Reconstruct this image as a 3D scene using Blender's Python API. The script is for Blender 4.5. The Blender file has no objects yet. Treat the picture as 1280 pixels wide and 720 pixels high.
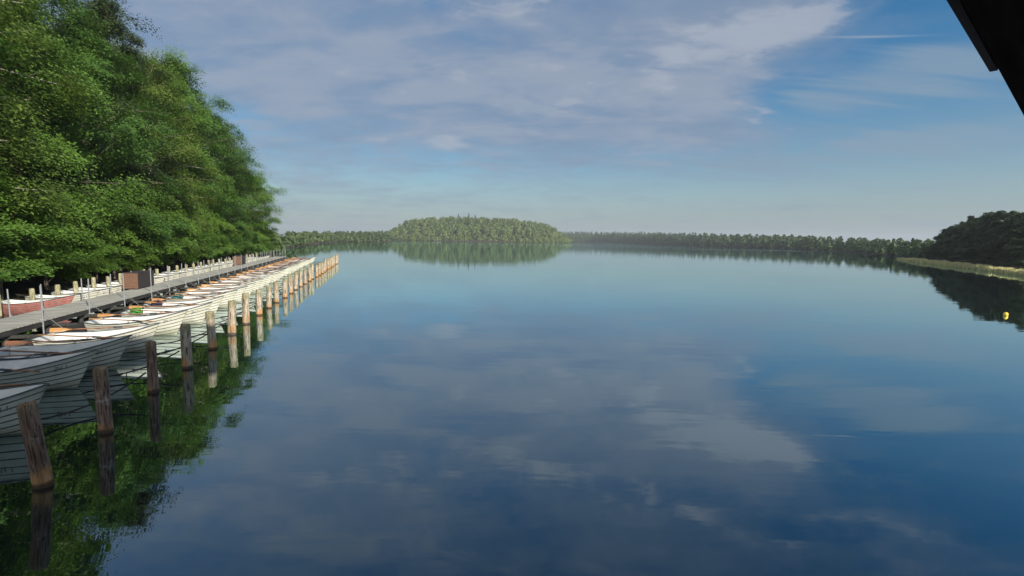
import bpy, math, random
import numpy as np
from mathutils import Vector, Matrix

random.seed(7)
RNG = np.random.default_rng(11)
scene = bpy.context.scene
COL = scene.collection
rad = math.radians

# ------------------------------------------------------------------ camera model
F, H = 640.0, 4.0
ROLL, PITCH = rad(0.9), math.atan(60.5 / 640)
EX = np.array([1., 0, 0])
EB = np.array([0, math.sin(PITCH), math.cos(PITCH)])
EF = np.array([0, math.cos(PITCH), -math.sin(PITCH)])
CR = math.cos(ROLL) * EX + math.sin(ROLL) * EB
CU = -math.sin(ROLL) * EX + math.cos(ROLL) * EB


def ray(x, y):
    d = (x - 640) * CR + (360 - y) * CU + F * EF
    return d / np.linalg.norm(d)


def at(x, y, z=0.0):
    d = ray(x, y)
    t = (z - H) / d[2]
    return np.array([d[0] * t, d[1] * t])


def azel(x, y):
    d = ray(x, y)
    return math.degrees(math.atan2(d[0], d[1])), math.degrees(math.asin(d[2]))


cam_data = bpy.data.cameras.new("camera")
cam_data.sensor_width = 36.0
cam_data.lens = 18.0
cam_data.clip_start = 0.05
cam_data.clip_end = 9000
cam = bpy.data.objects.new("camera", cam_data)
COL.objects.link(cam)
m = Matrix.Identity(4)
for i in range(3):
    m[i][0], m[i][1], m[i][2] = CR[i], CU[i], -EF[i]
m[2][3] = H
cam.matrix_world = m
scene.camera = cam

# frame of the pile row: S runs along the row away from the camera, N points out over the lake
D = np.array([-0.2604, 0.9655])
NV = np.array([0.9655, 0.2604])


def row(n, s):
    return NV * n + D * s


ROW_ANG = math.atan2(NV[1], NV[0])          # local +x points from the jetty out to the lake


# ------------------------------------------------------------------ node helpers
def new_mat(name):
    mt = bpy.data.materials.new(name)
    mt.use_nodes = True
    nt = mt.node_tree
    return mt, nt, nt.nodes["Principled BSDF"]


class NB:
    """tiny helper that writes maths as nodes"""
    def __init__(self, nt):
        self.nt = nt

    def n(self, typ, **kw):
        nd = self.nt.nodes.new(typ)
        for k, v in kw.items():
            setattr(nd, k, v)
        return nd

    def put(self, sock, v):
        if isinstance(v, bpy.types.NodeSocket):
            self.nt.links.new(v, sock)
        else:
            sock.default_value = v

    def m(self, op, a, b=0.0, c=0.0, clamp=False):
        nd = self.n("ShaderNodeMath", operation=op)
        nd.use_clamp = clamp
        self.put(nd.inputs[0], a)
        self.put(nd.inputs[1], b)
        self.put(nd.inputs[2], c)
        return nd.outputs[0]

    def mix(self, fac, a, b, mode='MIX'):
        nd = self.n("ShaderNodeMix", data_type='RGBA', blend_type=mode)
        self.put(nd.inputs[0], fac)
        self.put(nd.inputs[6], a)
        self.put(nd.inputs[7], b)
        return nd.outputs[2]

    def noise(self, vec, scale, detail=4.0, rough=0.55, dist=0.0, dims='3D'):
        nd = self.n("ShaderNodeTexNoise", noise_dimensions=dims)
        if vec is not None:
            self.nt.links.new(vec, nd.inputs["Vector"])
        nd.inputs["Scale"].default_value = scale
        nd.inputs["Detail"].default_value = detail
        nd.inputs["Roughness"].default_value = rough
        nd.inputs["Distortion"].default_value = dist
        return nd.outputs[0]

    def mapping(self, vec, scale=(1, 1, 1), rot=(0, 0, 0), loc=(0, 0, 0)):
        nd = self.n("ShaderNodeMapping")
        self.nt.links.new(vec, nd.inputs[0])
        nd.inputs[1].default_value = loc
        nd.inputs[2].default_value = rot
        nd.inputs[3].default_value = scale
        return nd.outputs[0]

    def smooth(self, v, lo, hi, a=0.0, b=1.0):
        nd = self.n("ShaderNodeMapRange", interpolation_type='SMOOTHSTEP')
        self.put(nd.inputs[0], v)
        for i, q in enumerate((lo, hi, a, b)):
            nd.inputs[i + 1].default_value = q
        return nd.outputs[0]

    def ramp(self, v, stops):
        nd = self.n("ShaderNodeValToRGB")
        self.put(nd.inputs[0], v)
        el = nd.color_ramp.elements
        while len(el) < len(stops):
            el.new(0.5)
        for e, (p, c) in zip(el, stops):
            e.position = p
            e.color = (*c, 1) if len(c) == 3 else c
        return nd.outputs[0]

    def objco(self):
        return self.n("ShaderNodeTexCoord").outputs["Object"]

    def sep(self, v):
        nd = self.n("ShaderNodeSeparateXYZ")
        self.nt.links.new(v, nd.inputs[0])
        return nd.outputs

    def bump(self, h, strength, dist):
        nd = self.n("ShaderNodeBump")
        nd.inputs["Strength"].default_value = strength
        nd.inputs["Distance"].default_value = dist
        self.nt.links.new(h, nd.inputs["Height"])
        return nd.outputs[0]


def noisy(name, c1, c2, scale, rough=0.7, stretch=(1, 1, 1), bump=0.0, spec=0.3, detail=5):
    mt, nt, p = new_mat(name)
    b = NB(nt)
    v = b.mapping(b.objco(), stretch)
    n = b.noise(v, scale, detail, 0.6)
    f = b.smooth(n, 0.3, 0.7)
    nt.links.new(b.mix(f, (*c1, 1), (*c2, 1)), p.inputs["Base Color"])
    p.inputs["Roughness"].default_value = rough
    p.inputs["Specular IOR Level"].default_value = spec
    if bump:
        nt.links.new(b.bump(n, 1.0, bump), p.inputs["Normal"])
    return mt


M = {}
M['ground'] = noisy('forest_floor', (.018, .016, .010), (.04, .035, .02), 1.5, 0.95)
M['seam'] = noisy('boat_seam', (.06, .065, .06), (.13, .13, .115), 6, .8)
M['rail'] = noisy('boat_rail', (.035, .045, .055), (.07, .08, .085), 9, .5)
M['oar_blade'] = noisy('oar_varnish', (.38, .20, .06), (.28, .14, .05), 5, .35, (1, 6, 6), spec=.5)
M['oar_blade_dark'] = noisy('oar_varnish_dark', (.20, .08, .03), (.12, .05, .025), 5, .45, (1, 6, 6), spec=.5)  # darker brown varnish for the oars of the nearest boats
M['oar_shaft'] = noisy('oar_shaft_wood', (.22, .11, .06), (.14, .06, .035), 5, .5, (1, 8, 8))
M['metal'] = noisy('galvanised_pipe', (.22, .24, .26), (.13, .145, .16), 12, .45)
M['metal_dark'] = noisy('dull_pipe', (.12, .13, .14), (.07, .075, .08), 12, .5)
M['timber_dark'] = noisy('dark_wet_timber', (.016, .017, .018), (.04, .04, .038), 4, .7, (.3, 3, 3), .01)
M['deck'] = noisy('weathered_deck', (.20, .205, .19), (.33, .335, .31), 2.2, .85, (2.5, .5, 1), .004)
M['crate'] = noisy('crate_boards', (.15, .085, .055), (.09, .05, .035), 2.5, .7, (1, 1, 14), .006)
M['crate_dark'] = noisy('crate_boards_dark', (.022, .02, .024), (.045, .035, .034), 2.5, .7, (1, 1, 14), .006)  # darker boards, used for the crate sides and lid
M['rope_dark'] = noisy('wet_rope', (.012, .012, .012), (.035, .03, .028), 30, .9)
M['rope_pale'] = noisy('pale_rope', (.40, .40, .22), (.25, .25, .14), 30, .9)
M['seat'] = noisy('boat_seat', (.55, .57, .56), (.42, .44, .44), 3, .55)
M['roof'] = noisy('roof_boards', (.11, .09, .105), (.20, .165, .18), 3, .95, (.3, 5, 5), .004, spec=.05)
M['fascia'] = noisy('fascia_board', (.10, .08, .09), (.16, .13, .14), 4, .9, (.3, 5, 5), .004, spec=.08)
M['wall_boards'] = noisy('wall_boards', (.06, .04, .025), (.10, .065, .04), 3, .85, (4, 4, .3), .006)
M['buoy'] = noisy('buoy_yellow', (.85, .62, .06), (.75, .50, .04), 4, .35, spec=.5)
M['buoy_dark'] = noisy('buoy_dark', (.02, .03, .04), (.04, .05, .06), 4, .5)
M['pink'] = noisy('red_antifouling', (.30, .10, .09), (.38, .16, .14), 3, .6)
M['mark'] = noisy('number_paint', (.10, .11, .13), (.20, .21, .22), 20, .7)
M['cloth_green'] = noisy('green_canvas', (.05, .26, .04), (.03, .16, .03), 9, .85)
M['cloth_red'] = noisy('red_canvas', (.36, .06, .05), (.22, .04, .04), 9, .85)
M['cloth_teal'] = noisy('teal_canvas', (.02, .13, .12), (.015, .08, .085), 9, .85)
M['cloth_navy'] = noisy('navy_canvas', (.012, .016, .04), (.02, .025, .055), 9, .85)
M['reed'] = noisy('reed_leaf', (.55, .50, .24), (.40, .38, .17), .35, .8)


def boat_white(name, tint):
    mt, nt, p = new_mat(name)
    b = NB(nt)
    o = b.objco()
    x, y, z = b.sep(o)
    oi = b.n("ShaderNodeObjectInfo")
    sh_ = b.n("ShaderNodeVectorMath", operation='SCALE')
    sh_.inputs[0].default_value = (31, 17, 23)
    nt.links.new(oi.outputs["Random"], sh_.inputs[3])
    ad_ = b.n("ShaderNodeVectorMath", operation='ADD')
    nt.links.new(o, ad_.inputs[0])
    nt.links.new(sh_.outputs[0], ad_.inputs[1])
    o = ad_.outputs[0]
    n = b.noise(b.mapping(o, (1.2, 1.2, 3)), 2.0, 6, .65)
    n2 = b.noise(o, 9, 4, .6)
    col = b.mix(b.smooth(n, .35, .7), (*tint, 1), (tint[0] * .84, tint[1] * .86, tint[2] * .83, 1))
    # algae and grime on the lower strakes and around the stem
    low = b.smooth(b.m('ADD', z, b.m('MULTIPLY', n, .30)), .22, .02 + .0, 1.0, 0.0)
    low = b.m('SUBTRACT', 1.0, b.smooth(b.m('ADD', z, b.m('MULTIPLY', n, -.5)), -.22, .06))
    col = b.mix(b.m('MULTIPLY', low, .65), col, (.20, .21, .13, 1))
    stem = b.smooth(b.m('ADD', x, b.m('MULTIPLY', n2, .8)), 1.55, 2.2)
    col = b.mix(b.m('MULTIPLY', stem, .45), col, (.34, .35, .20, 1))
    col = b.mix(b.m('MULTIPLY', oi.outputs['Random'], .5), col, b.mix(1.0, col, (.80, .83, .78, 1), 'MULTIPLY'))
    scuff = b.smooth(n2, .60, .72)
    col = b.mix(b.m('MULTIPLY', scuff, .25), col, (.25, .26, .24, 1))
    nt.links.new(col, p.inputs["Base Color"])
    p.inputs["Roughness"].default_value = .42
    p.inputs["Specular IOR Level"].default_value = .4
    nt.links.new(b.bump(n2, .3, .004), p.inputs["Normal"])
    return mt


M['white'] = boat_white('boat_white', (.60, .60, .545))
M['white_in'] = noisy('boat_inside', (.52, .54, .53), (.41, .44, .44), 2.5, .5, spec=.4)


def pile_mat(name, grey, brown, moss, rust):
    mt, nt, p = new_mat(name)
    b = NB(nt)
    o = b.objco()
    oi = b.n("ShaderNodeObjectInfo")
    off = b.n("ShaderNodeVectorMath", operation='ADD')
    nt.links.new(o, off.inputs[0])
    sc = b.n("ShaderNodeVectorMath", operation='SCALE')
    sc.inputs[0].default_value = (37, 19, 53)
    nt.links.new(oi.outputs["Random"], sc.inputs[3])
    nt.links.new(sc.outputs[0], off.inputs[1])
    v = off.outputs[0]
    x, y, z = b.sep(o)
    n = b.noise(b.mapping(v, (9, 9, 1.0)), 1.6, 6, .65)
    n2 = b.noise(v, 3.2, 5, .6)
    grain = b.noise(b.mapping(v, (30, 30, 2.2)), 1.5, 4, .6)
    col = b.mix(b.smooth(n, .35, .68), (*grey, 1), (*brown, 1))
    col = b.mix(b.smooth(grain, .50, .62), col, (.03, .022, .018, 1))
    col = b.mix(b.m('MULTIPLY', b.smooth(n2, .58, .68), .45), col, (.42, .40, .35, 1))
    r = b.m('MULTIPLY', b.smooth(b.m('SUBTRACT', z, b.m('MULTIPLY', n2, 1.0)), -.12, -.36), b.smooth(n2, .36, .55))
    col = b.mix(b.m('MULTIPLY', r, rust), col, b.mix(b.smooth(n, .4, .65), (.42, .21, .05, 1), (.25, .11, .04, 1)))
    if moss:
        t = b.m('MULTIPLY', b.smooth(b.m('ADD', z, b.m('MULTIPLY', n2, .5)), 1.25, 1.5), moss)
        col = b.mix(t, col, (.10, .12, .03, 1))
    wet = b.smooth(b.m('ADD', z, b.m('MULTIPLY', n2, .06)), .15, .07)
    col = b.mix(b.m('MULTIPLY', wet, .85), col, (.02, .016, .014, 1))
    nt.links.new(col, p.inputs["Base Color"])
    p.inputs["Roughness"].default_value = .8
    p.inputs["Specular IOR Level"].default_value = .25
    h = b.m('ADD', b.m('MULTIPLY', n, .6), b.m('MULTIPLY', grain, .5))
    nt.links.new(b.bump(h, 1.0, .03), p.inputs["Normal"])
    return mt


M['pile'] = pile_mat('pile_wood', (.36, .33, .26), (.25, .19, .13), .4, .8)
M['pile_brown'] = pile_mat('pile_wood_brown', (.22, .155, .12), (.10, .058, .04), .15, .6)
M['pile_green'] = pile_mat('pile_wood_algae', (.36, .35, .23), (.21, .205, .12), .2, .1)


def leaf_mat(name, dark, light, yellow, transl=.35):
    mt, nt, p = new_mat(name)
    b = NB(nt)
    geo = b.n("ShaderNodeNewGeometry")
    oi = b.n("ShaderNodeObjectInfo")
    rnd = geo.outputs["Random Per Island"]
    n = b.noise(b.objco(), .55, 3, .6)
    f = b.m('ADD', b.m('MULTIPLY', rnd, .28), b.m('MULTIPLY', b.smooth(n, .3, .7), .72))
    col = b.mix(f, (*dark, 1), (*light, 1))
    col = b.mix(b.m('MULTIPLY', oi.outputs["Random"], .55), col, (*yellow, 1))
    nt.links.new(col, p.inputs["Base Color"])
    p.inputs["Roughness"].default_value = .55
    p.inputs["Specular IOR Level"].default_value = .3
    tr = b.n("ShaderNodeBsdfTranslucent")
    nt.links.new(b.mix(.5, col, (light[0] * 1.5, light[1] * 1.5, light[2] * .8, 1)), tr.inputs[0])
    mx = b.n("ShaderNodeMixShader")
    mx.inputs[0].default_value = transl
    nt.links.new(p.outputs[0], mx.inputs[1])
    nt.links.new(tr.outputs[0], mx.inputs[2])
    nt.links.new(mx.outputs[0], nt.nodes["Material Output"].inputs[0])
    return mt


M['leaf'] = leaf_mat('leaf_green', (.036, .086, .014), (.098, .205, .034), (.125, .205, .03))
M['leaf_olive'] = leaf_mat('leaf_olive', (.040, .082, .016), (.125, .195, .036), (.145, .20, .032))
M['leaf_deep'] = leaf_mat('leaf_deep', (.024, .070, .016), (.085, .18, .032), (.10, .18, .026))
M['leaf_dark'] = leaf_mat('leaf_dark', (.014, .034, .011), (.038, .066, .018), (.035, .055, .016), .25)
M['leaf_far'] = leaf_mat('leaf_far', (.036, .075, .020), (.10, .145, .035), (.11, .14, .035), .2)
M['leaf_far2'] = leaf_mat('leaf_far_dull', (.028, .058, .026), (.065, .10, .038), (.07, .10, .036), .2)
M['bark'] = noisy('bark', (.05, .042, .032), (.11, .095, .075), 3, .9, (5, 5, .6), .03)
M['bark_pale'] = noisy('pale_bark', (.30, .28, .24), (.18, .165, .14), 3, .9, (3, 3, .8), .02)


# ------------------------------------------------------------------ mesh helpers
class MB:
    def __init__(self):
        self.v, self.f, self.mi = [], [], []

    def add(self, verts, faces, mi=0):
        o = len(self.v)
        self.v.extend([tuple(map(float, q)) for q in verts])
        self.f.extend([tuple(i + o for i in fc) for fc in faces])
        self.mi.extend([mi] * len(faces))

    def box(self, c, s, mi=0, ax=None):
        """box centre c, full size s, ax = 3 axis vectors"""
        c = Vector(c)
        ax = ax or (Vector((1, 0, 0)), Vector((0, 1, 0)), Vector((0, 0, 1)))
        vs = []
        for k in (-1, 1):
            for j in (-1, 1):
                for i in (-1, 1):
                    vs.append(c + ax[0] * (i * s[0] / 2) + ax[1] * (j * s[1] / 2) + ax[2] * (k * s[2] / 2))
        self.add(vs, [(0, 2, 3, 1), (4, 5, 7, 6), (0, 1, 5, 4), (2, 6, 7, 3), (0, 4, 6, 2), (1, 3, 7, 5)], mi)

    def tube(self, pts, r, n=8, mi=0, cap=True):
        pts = [Vector(p) for p in pts]
        rr = r if hasattr(r, '__len__') else [r] * len(pts)
        rings = []
        ref = None
        for i, p in enumerate(pts):
            t = (pts[min(i + 1, len(pts) - 1)] - pts[max(i - 1, 0)]).normalized()
            if ref is None:
                ref = Vector((1, 0, 0)) if abs(t.x) < .8 else Vector((0, 1, 0))
            u = (ref - t * ref.dot(t)).normalized()
            w = t.cross(u)
            ref = u
            rings.append([p + (u * math.cos(2 * math.pi * k / n) + w * math.sin(2 * math.pi * k / n)) * rr[i] for k in range(n)])
        vs = [q for rg in rings for q in rg]
        fs = []
        for i in range(len(pts) - 1):
            for k in range(n):
                a, b2 = i * n + k, i * n + (k + 1) % n
                fs.append((a, b2, b2 + n, a + n))
        if cap:
            fs.append(tuple(range(n))[::-1])
            fs.append(tuple((len(pts) - 1) * n + k for k in range(n)))
        self.add(vs, fs, mi)

    def mesh(self, name, mats, smooth=False):
        me = bpy.data.meshes.new(name)
        me.from_pydata(self.v, [], self.f)
        for mt in mats:
            me.materials.append(mt)
        if len(mats) > 1:
            me.polygons.foreach_set("material_index", self.mi)
        if smooth:
            me.polygons.foreach_set("use_smooth", [True] * len(self.f))
        me.update()
        return me


def quads_mesh(name, V, mat):
    """V: (n,4,3) array of separate quads"""
    n = len(V)
    me = bpy.data.meshes.new(name)
    me.vertices.add(n * 4)
    me.vertices.foreach_set("co", V.reshape(-1).astype(np.float32))
    me.loops.add(n * 4)
    me.loops.foreach_set("vertex_index", np.arange(n * 4, dtype=np.int32))
    me.polygons.add(n)
    me.polygons.foreach_set("loop_start", np.arange(n, dtype=np.int32) * 4)
    me.materials.append(mat)
    me.update(calc_edges=True)
    return me


def link(name, me, parent=None, loc=None, rz=None):
    o = bpy.data.objects.new(name, me)
    COL.objects.link(o)
    if parent is not None:
        o.parent = parent
    if loc is not None:
        o.location = loc
    if rz is not None:
        o.rotation_euler = (0, 0, rz)
    return o


def tag(o, label=None, cat=None, group=None, kind=None):
    if label:
        o['label'] = label
    if cat:
        o['category'] = cat
    if group:
        o['group'] = group
    if kind:
        o['kind'] = kind
    return o


def thing(name, label, cat, loc=(0, 0, 0), rz=0.0, group=None):
    return tag(link(name, None, None, loc, rz), label, cat, group)


def copy_tree(o, parent=None):
    c = o.copy()
    COL.objects.link(c)
    if parent is not None:
        c.parent = parent
    for ch in list(o.children):
        copy_tree(ch, c)
    return c


ORD = ["first", "second", "third", "fourth", "fifth", "sixth", "seventh", "eighth", "ninth", "tenth", "eleventh",
       "twelfth", "thirteenth", "fourteenth", "fifteenth", "sixteenth", "seventeenth", "eighteenth", "nineteenth",
       "twentieth", "twenty-first", "twenty-second", "twenty-third", "twenty-fourth", "twenty-fifth", "twenty-sixth",
       "twenty-seventh", "twenty-eighth", "twenty-ninth", "thirtieth", "thirty-first", "thirty-second", "thirty-third",
       "thirty-fourth", "thirty-fifth"]


def pw(k, n, noun):
    """count from whichever end is nearer"""
    if k == 0:
        return "nearest " + noun
    if k == n - 1:
        return "farthest " + noun
    if k < n // 2:
        return f"{ORD[k]} {noun} from the near end"
    return f"{ORD[n - 1 - k]} {noun} from the far end"


# ------------------------------------------------------------------ terrain and water
SHORE_N = -19.6
SHORE_END = 118.0
FAR = [(352, 302.6), (420, 302.4), (480, 302.2)]


def shore_pts():
    pts = []
    for x, y in [(330, 302.0), (352, 302.4), (420, 302.6), (485, 302.6)]:
        pts.append((x, at(x, y)))
    for x, R in [(490, 1000), (540, 1100), (600, 1150), (700, 1250), (740, 1250)]:
        d = ray(x, 300)
        d = d[:2] / np.linalg.norm(d[:2])
        pts.append((x, d * R))
    for x, y in [(820, 305.4), (900, 308.2), (1000, 312), (1060, 315.3), (1100, 318.8), (1150, 325), (1200, 331.5), (1240, 337), (1280, 343)]:
        pts.append((x, at(x, y)))
    return pts


SP = [(math.degrees(math.atan2(p[0], p[1])), float(np.linalg.norm(p))) for _, p in shore_pts()]
last_az, last_r = SP[-1]
end_az = math.degrees(math.atan2(*row(SHORE_N, SHORE_END)))
AZ = [-180, -130, -100, -80]
RR = [9, 9, 14, 22]
for s in (8, 14, 20, 28, 36, 46, 58, 72, 90, 104, 118):
    p = row(SHORE_N + .6 * math.sin(s * .35), s)
    AZ.append(math.degrees(math.atan2(p[0], p[1])))
    RR.append(float(np.linalg.norm(p)))
AZ.append(AZ[-1] + .6)
RR.append(RR[-1] + 60)
first = True
for a, r in SP:
    if a > AZ[-1] + .2:
        AZ.append(a)
        RR.append(r)
AZ += [last_az + 8, 70, 100, 130, 180]
RR += [last_r * .9, 70, 30, 12, 9]
AZ, RR = np.array(AZ), np.array(RR)


def shoreR(az):
    return np.exp(np.interp(az, AZ, np.log(RR)))


ISL_D = 800.0
d_ = ray(596, 299)
ISL_C = d_[:2] / np.linalg.norm(d_[:2]) * (ISL_D + 90)
ISL_A, ISL_B = 156.0, 92.0
ISL_DIR = np.array([ISL_C[1], -ISL_C[0]]) / np.linalg.norm(ISL_C)
ISL_FWD = ISL_C / np.linalg.norm(ISL_C)


def island_h(x, y):
    u = ((x - ISL_C[0]) * ISL_DIR[0] + (y - ISL_C[1]) * ISL_DIR[1]) / ISL_A
    v = ((x - ISL_C[0]) * ISL_FWD[0] + (y - ISL_C[1]) * ISL_FWD[1]) / ISL_B
    q = np.sqrt(np.abs(u) ** 2.6 + v * v)
    return np.where(q < 1, 1.0 + 17 * (1 - q ** 2), 1.0 - (q - 1) * 22)


def ground_h(x, y):
    az = np.degrees(np.arctan2(x, y))
    r = np.hypot(x, y)
    q = r - shoreR(az)
    far = np.clip(shoreR(az) / 300, .12, 1.2)
    land = .25 + 3.0 * far * (1 - np.exp(-np.maximum(q, 0) / (25 * far + 8)))
    lake = np.maximum(q * .18, -2.6)
    h = np.where(q > 0, land, np.minimum(lake + .25, .25))
    return np.maximum(h, island_h(x, y))


azs = np.radians(np.arange(-180, 180, .4))
rs = np.concatenate([np.linspace(2, 60, 34), np.geomspace(63, 2300, 80)])
A2, R2 = np.meshgrid(azs, rs)
GX, GY = np.sin(A2) * R2, np.cos(A2) * R2
GZ = ground_h(GX, GY)
na, nr = len(azs), len(rs)
V = np.stack([GX, GY, GZ], -1).reshape(-1, 3)
idx = np.arange(na * nr).reshape(nr, na)
a0 = idx[:-1]
a1 = np.roll(idx, -1, 1)[:-1]
b0 = idx[1:]
b1 = np.roll(idx, -1, 1)[1:]
Fq = np.stack([a0, a1, b1, b0], -1).reshape(-1, 4)
me = bpy.data.meshes.new("ground")
me.from_pydata(V.tolist(), [], Fq.tolist() + [list(range(na))[::-1]])
me.materials.append(M['ground'])
tag(link("ground", me), kind='structure')

wm, nt, p = new_mat('lake_water')
b = NB(nt)
o = b.objco()
dist = b.n("ShaderNodeVectorMath", operation='LENGTH')
nt.links.new(o, dist.inputs[0])
w1 = b.noise(b.mapping(o, (.5, 1.5, 1), (0, 0, rad(8))), .9, 3, .5)
w2 = b.noise(b.mapping(o, (.35, 2.2, 1), (0, 0, rad(-6))), .22, 3, .5)
patch = b.smooth(b.noise(b.mapping(o, (.25, 1.6, 1)), .006, 3, .55), .50, .60)
farm = b.m('MULTIPLY', patch, b.smooth(dist.outputs["Value"], 200, 380))
calm = b.m('ADD', b.m('MULTIPLY', w1, .0026), b.m('MULTIPLY', w2, .009))
rough = b.m('MULTIPLY', farm, b.m('MULTIPLY', b.noise(b.mapping(o, (.6, 1, 1)), 1.3, 3, .6), .08))
bp = b.n("ShaderNodeBump")
bp.inputs["Strength"].default_value = 1.0
bp.inputs["Distance"].default_value = 1.0
nt.links.new(b.m('ADD', calm, rough), bp.inputs["Height"])
body = b.n("ShaderNodeBsdfDiffuse")
body.inputs[0].default_value = (.003, .006, .006, 1)
gl = b.n("ShaderNodeBsdfGlossy")
gl.inputs["Color"].default_value = (.82, .96, 1.0, 1)
gl.inputs["Roughness"].default_value = .012
nt.links.new(bp.outputs[0], gl.inputs["Normal"])
lw = b.n("ShaderNodeLayerWeight")
lw.inputs[0].default_value = .5
fr = b.m('ADD', b.m('MULTIPLY', b.m('POWER', lw.outputs["Facing"], 2.6), .86), .14)
mx = b.n("ShaderNodeMixShader")
nt.links.new(fr, mx.inputs[0])
nt.links.new(body.outputs[0], mx.inputs[1])
nt.links.new(gl.outputs[0], mx.inputs[2])
nt.nodes.remove(p)
nt.links.new(mx.outputs[0], nt.nodes["Material Output"].inputs[0])
mb = MB()
mb.add([(-2250, -2250, 0), (2250, -2250, 0), (2250, 2250, 0), (-2250, 2250, 0)], [(0, 1, 2, 3)])
tag(link("water", mb.mesh("water", [wm])), kind='structure')

# ------------------------------------------------------------------ rowing boats
BL = 3.3


def hull_pt(t, v, side, off=0.0):
    if t > .38:
        bb = .80 * (1 - ((t - .38) / .62) ** 2.3) ** .85
    else:
        bb = .80 - .17 * ((.38 - t) / .38) ** 2
    bb = max(bb, .012)
    sheer = .58 + (.37 * ((t - .25) / .75) ** 2 if t > .25 else .08 * ((.25 - t) / .25) ** 2)
    keel = -.14 + .03 * t ** 4
    e = .40 + .55 * t ** 3
    y = bb * max(v, .0) ** e
    z = keel + (sheer - keel) * v
    x = -BL / 2 + BL * t - .48 * (1 - v) * t ** 5 + .08 * (1 - v) * (1 - t) ** 6
    return Vector((x, side * (y + off), z))


TS = [0, .06, .13, .21, .29, .38, .47, .56, .64, .71, .77, .83, .88, .925, .96, .985, 1.0]
NST = 7


def make_hull():
    mb = MB()
    for side in (-1, 1):
        prev_top = None
        for j in range(NST):
            v0, v1 = j / NST, (j + 1) / NST
            offs = [.018 * min(1, (1 - t) * 9 + .25) for t in TS]
            lo = [hull_pt(t, max(v0, 0.001), side, 0) for t in TS]
            mid = [hull_pt(t, v0 + .030, side, 0) for t in TS]
            hi = [hull_pt(t, v1, side, q if j < NST - 1 else 0) for t, q in zip(TS, offs)]
            n = len(TS)
            fs = [(i, i + 1, n + i + 1, n + i) for i in range(n - 1)]
            if side > 0:
                fs = [f[::-1] for f in fs]
            if j:
                mb.add(lo + mid, fs, 1)
                mb.add(mid + hi, fs, 0)
            else:
                mb.add(lo + hi, fs, 0)
            if prev_top is not None:
                fs = [(i, i + 1, n + i + 1, n + i) for i in range(n - 1)]
                mb.add(prev_top + lo, fs if side < 0 else [f[::-1] for f in fs], 1)
            prev_top = hi
    # stem and transom
    st = [hull_pt(1, v, s) for v in np.linspace(0, 1, 8) for s in (-1, 1)]
    st = [q + Vector((.012, q.y * .6, 0)) for q in st]
    mb.add(st, [(2 * i, 2 * i + 1, 2 * i + 3, 2 * i + 2) for i in range(7)], 0)
    vs = np.linspace(.001, 1, 9)
    tr = [hull_pt(0, v, -1) for v in vs] + [hull_pt(0, v, 1) for v in vs[::-1]]
    mb.add(tr, [tuple(range(len(tr)))[::-1]], 0)
    return mb.mesh('hull', [M['white'], M['seam']])


def make_liner():
    """inside skin, floor and the flat top edge of the shell"""
    mb = MB()
    ts = [.015, .06, .13, .21, .29, .38, .47, .56, .64, .71, .77, .83, .88, .925, .96]
    n = len(ts)

    def inner(t, v, side):
        q = hull_pt(t, v, side)
        q.y = side * max(abs(q.y) - .045, .004)
        return q
    vf = []
    for t in ts:
        kz, sz = hull_pt(t, 0, 1).z, hull_pt(t, 1, 1).z
        vf.append((.06 - kz) / (sz - kz))
    for side in (-1, 1):
        top = [inner(t, 1, side) for t in ts]
        mid = [inner(t, (1 + vf[i]) / 2, side) for i, t in enumerate(ts)]
        bot = [inner(t, vf[i], side) for i, t in enumerate(ts)]
        out = [hull_pt(t, 1, side) for t in ts]
        ctr = [Vector((q.x, 0, q.z)) for q in bot]
        for lo, hi in ((out, top), (top, mid), (mid, bot), (bot, ctr)):
            fs = [(i, i + 1, n + i + 1, n + i) for i in range(n - 1)]
            mb.add(lo + hi, fs if side > 0 else [f[::-1] for f in fs])
    # transom inside and the small foredeck
    t0 = [inner(ts[0], 1, -1), inner(ts[0], 1, 1), inner(ts[0], vf[0], 1), inner(ts[0], vf[0], -1)]
    mb.add(t0, [(0, 1, 2, 3)])
    mb.add([hull_pt(0, 1, -1), hull_pt(0, 1, 1), t0[1], t0[0]], [(0, 1, 2, 3)])
    fd = []
    for t in (.86, .90, .94, .97, .995):
        for s in (-1, 0, 1):
            q = hull_pt(t, 1, 1)
            fd.append((q.x, s * q.y * .97, q.z - .015 + (.02 if s == 0 else 0)))
    mb.add(fd, [(3 * i + j, 3 * i + j + 1, 3 * i + j + 4, 3 * i + j + 3) for i in range(4) for j in range(2)])
    return mb.mesh('liner', [M['white_in']])


def make_gunwale():
    mb = MB()
    a_ = [hull_pt(t, 1, -1, .020) for t in TS[:-1]] + [hull_pt(1, 1, 1) + Vector((.03, -.012, 0))]
    b_ = [hull_pt(t, 1, 1, .020) for t in TS[:-1]]
    mb.tube(a_ + b_[::-1] + [hull_pt(0, 1, 1, .0) + Vector((-.018, -.05, 0)), hull_pt(0, 1, -1) + Vector((-.018, .05, 0))], .019, 6)
    return mb.mesh('gunwale', [M['rail']])


def half_w(t, z):
    kz, sz = hull_pt(t, 0, 1).z, hull_pt(t, 1, 1).z
    return hull_pt(t, (z - kz) / (sz - kz), 1).y - .05


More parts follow.
